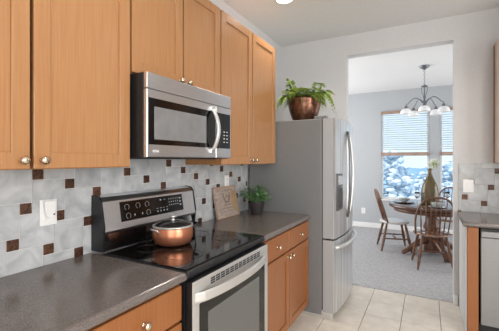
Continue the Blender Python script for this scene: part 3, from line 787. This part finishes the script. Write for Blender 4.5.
# chandelier
c = Vector((1.545, 5.50, H))
t = thing('chandelier', c, 'five-arm pewter chandelier with white glass shades above the dining table', 'chandelier')
b = B(); b.lathe([(0, -.0005), (.068, -.0005), (.068, -.010), (.045, -.035), (.018, -.05), (.010, -.062), (0, -.062)], c, 28); b.build('canopy', M_iron, t)
b = B()
for k in range(7):
    z = -.068-.030*k; ang = PI/2*(k % 2); u = Vector((math.cos(ang), math.sin(ang), 0))
    b.tube([c+u*.009*math.cos(a)+Vector((0, 0, z-.010+.020*math.sin(a))) for a in [2*PI*q/12 for q in range(12)]], .0022, 5, closed=True)
b.build('chain', M_iron, t)
b = B(); b.lathe([(0, -.275), (.008, -.275), (.012, -.29), (.045, -.300), (.048, -.306), (.020, -.315), (.010, -.33), (.010, -.50), (.022, -.53), (.030, -.56), (.022, -.585), (.010, -.60), (.012, -.615), (0, -.625)], c, 24); b.build('column', M_iron, t)
b = B()
for k in range(4):
    a = PI/4+PI/2*k; d = Vector((math.cos(a), math.sin(a), 0)); b.tube([c+d*.040+Vector((0, 0, -.305)), c+d*.055+Vector((0, 0, -.34)), c+d*.050+Vector((0, 0, -.38)), c+d*.025+Vector((0, 0, -.44)), c+d*.012+Vector((0, 0, -.49))], .004, 6)
b.build('scrolls', M_iron, t)
for k in range(5):
    a = math.radians(-90+72*k); d = Vector((math.cos(a), math.sin(a), 0)); b = B()
    pts = []
    for q in range(13):
        s_ = q/12; pts.append(c+d*(.02+.235*s_)+Vector((0, 0, -.555+.085*math.sin(PI*min(1, s_*1.12))-.01*s_)))
    pts.append(c+d*.257+Vector((0, 0, -.615)))
    b.tube(pts, .0062, 8); arm = b.build('arm', M_iron, t)
    e = c+d*.257
    b = B(); b.lathe([(0, -.590), (.018, -.592), (.024, -.625), (.026, -.640), (0, -.640)], e, 16); b.build('socket_cup', M_iron, arm)
    b = B(); b.lathe([(.026, -.632), (.050, -.640), (.070, -.662), (.079, -.695), (.080, -.712), (.076, -.712), (.066, -.666), (.046, -.645), (.024, -.638)], e, 24); b.build('shade', M_shade, arm)

# blinds
for i, (x0, x1) in enumerate(W):
    nm = ['white slatted blind with wooden bottom rail, lowered halfway over the left window', 'white slatted blind over the second window, beside the doorway wall'][i]
    t = thing('window_blind', ((x0+x1)/2, YD, WZ1), nm, 'blind')
    b = B(); b.box(x0+.004, x1-.004, YD-.045, YD+.012, WZ1-.055, WZ1-.003, .004); b.build('headrail', M_blindwood, t)
    b = B(); z = WZ1-.085; zb = 1.575
    while z > zb:
        a = math.radians(24); w = .024; dy, dz = w*math.cos(a), w*math.sin(a); y = YD-.012
        b.hexa([(x0+.010, y-dy, z-dz-.001), (x0+.010, y-dy, z-dz+.001), (x0+.010, y+dy, z+dz-.001), (x0+.010, y+dy, z+dz+.001),
                (x1-.010, y-dy, z-dz-.001), (x1-.010, y-dy, z-dz+.001), (x1-.010, y+dy, z+dz-.001), (x1-.010, y+dy, z+dz+.001)]); z -= .043
    b.build('slats', M_slat, t)
    b = B()
    b.box(x0+.006, x1-.006, YD-.040, YD+.012, 1.492, 1.524, .003); b.box(x0+.006, x1-.006, YD-.040, YD+.012, 1.527, 1.560, .003)
    b.build('bottom_rail', M_blindwood, t)
    b = B()
    for q in (.15, .5, .85): x = x0+(x1-x0)*q; b.box(x-.0015, x+.0015, YD-.036, YD-.034, 1.53, WZ1-.05)
    b.build('cords', M_white, t)

# snowy trees outside
def tree(x, y, h, r, label, seed, name='snowy_tree'):
    rng = random.Random(seed); zb = -5.0
    t = thing(name, (x, y, zb), label, 'tree')
    b = B(); b.tube([(x, y, zb), (x+.1, y, zb+h*.4), (x, y, zb+h*.75)], [.22, .16, .06], 8)
    for k in range(26):
        a = rng.uniform(0, 2*PI); z0 = zb+h*rng.uniform(.3, .7); L = r*rng.uniform(.5, .95)
        b.tube([(x, y, z0), (x+math.cos(a)*L*.5, y+math.sin(a)*L*.5, z0+.35), (x+math.cos(a)*L, y+math.sin(a)*L, z0+rng.uniform(.3, .9))], [.06, .035, .012], 5)
    b.build('trunk', M_bark, t)
    b = B(); pts = []
    for k in range(900):
        v = Vector((rng.gauss(0, 1), rng.gauss(0, 1), rng.gauss(0, 1))).normalized()*rng.uniform(.45, 1)**.6
        p_ = Vector((x+v.x*r, y+v.y*r, zb+h*.62+v.z*h*.38)); pts.append(p_)
        b.ico(p_, rng.uniform(.07, .17), 1, (rng.uniform(.8, 1.5), rng.uniform(.8, 1.4), rng.uniform(.5, .9)))
    b.build('twigs', M_snowleaf, t)
    b = B()
    for p_ in pts:
        if rng.random() < .75: b.ico(p_+Vector((rng.uniform(-.06, .06), rng.uniform(-.06, .06), .08)), rng.uniform(.07, .15), 1, (1.4, 1.3, .6))
    b.build('snow_load', M_snow, t)
tree(-0.9, 14.6, 7.4, 2.3, 'large snow-covered tree outside the left part of the first window', 21)
tree(2.55, 20.5, 6.3, 2.1, 'smaller snowy tree outside, seen just left of the amber vase', 22)
tree(5.2, 17.5, 5.9, 1.7, 'snowy tree outside, seen through the second window', 23)
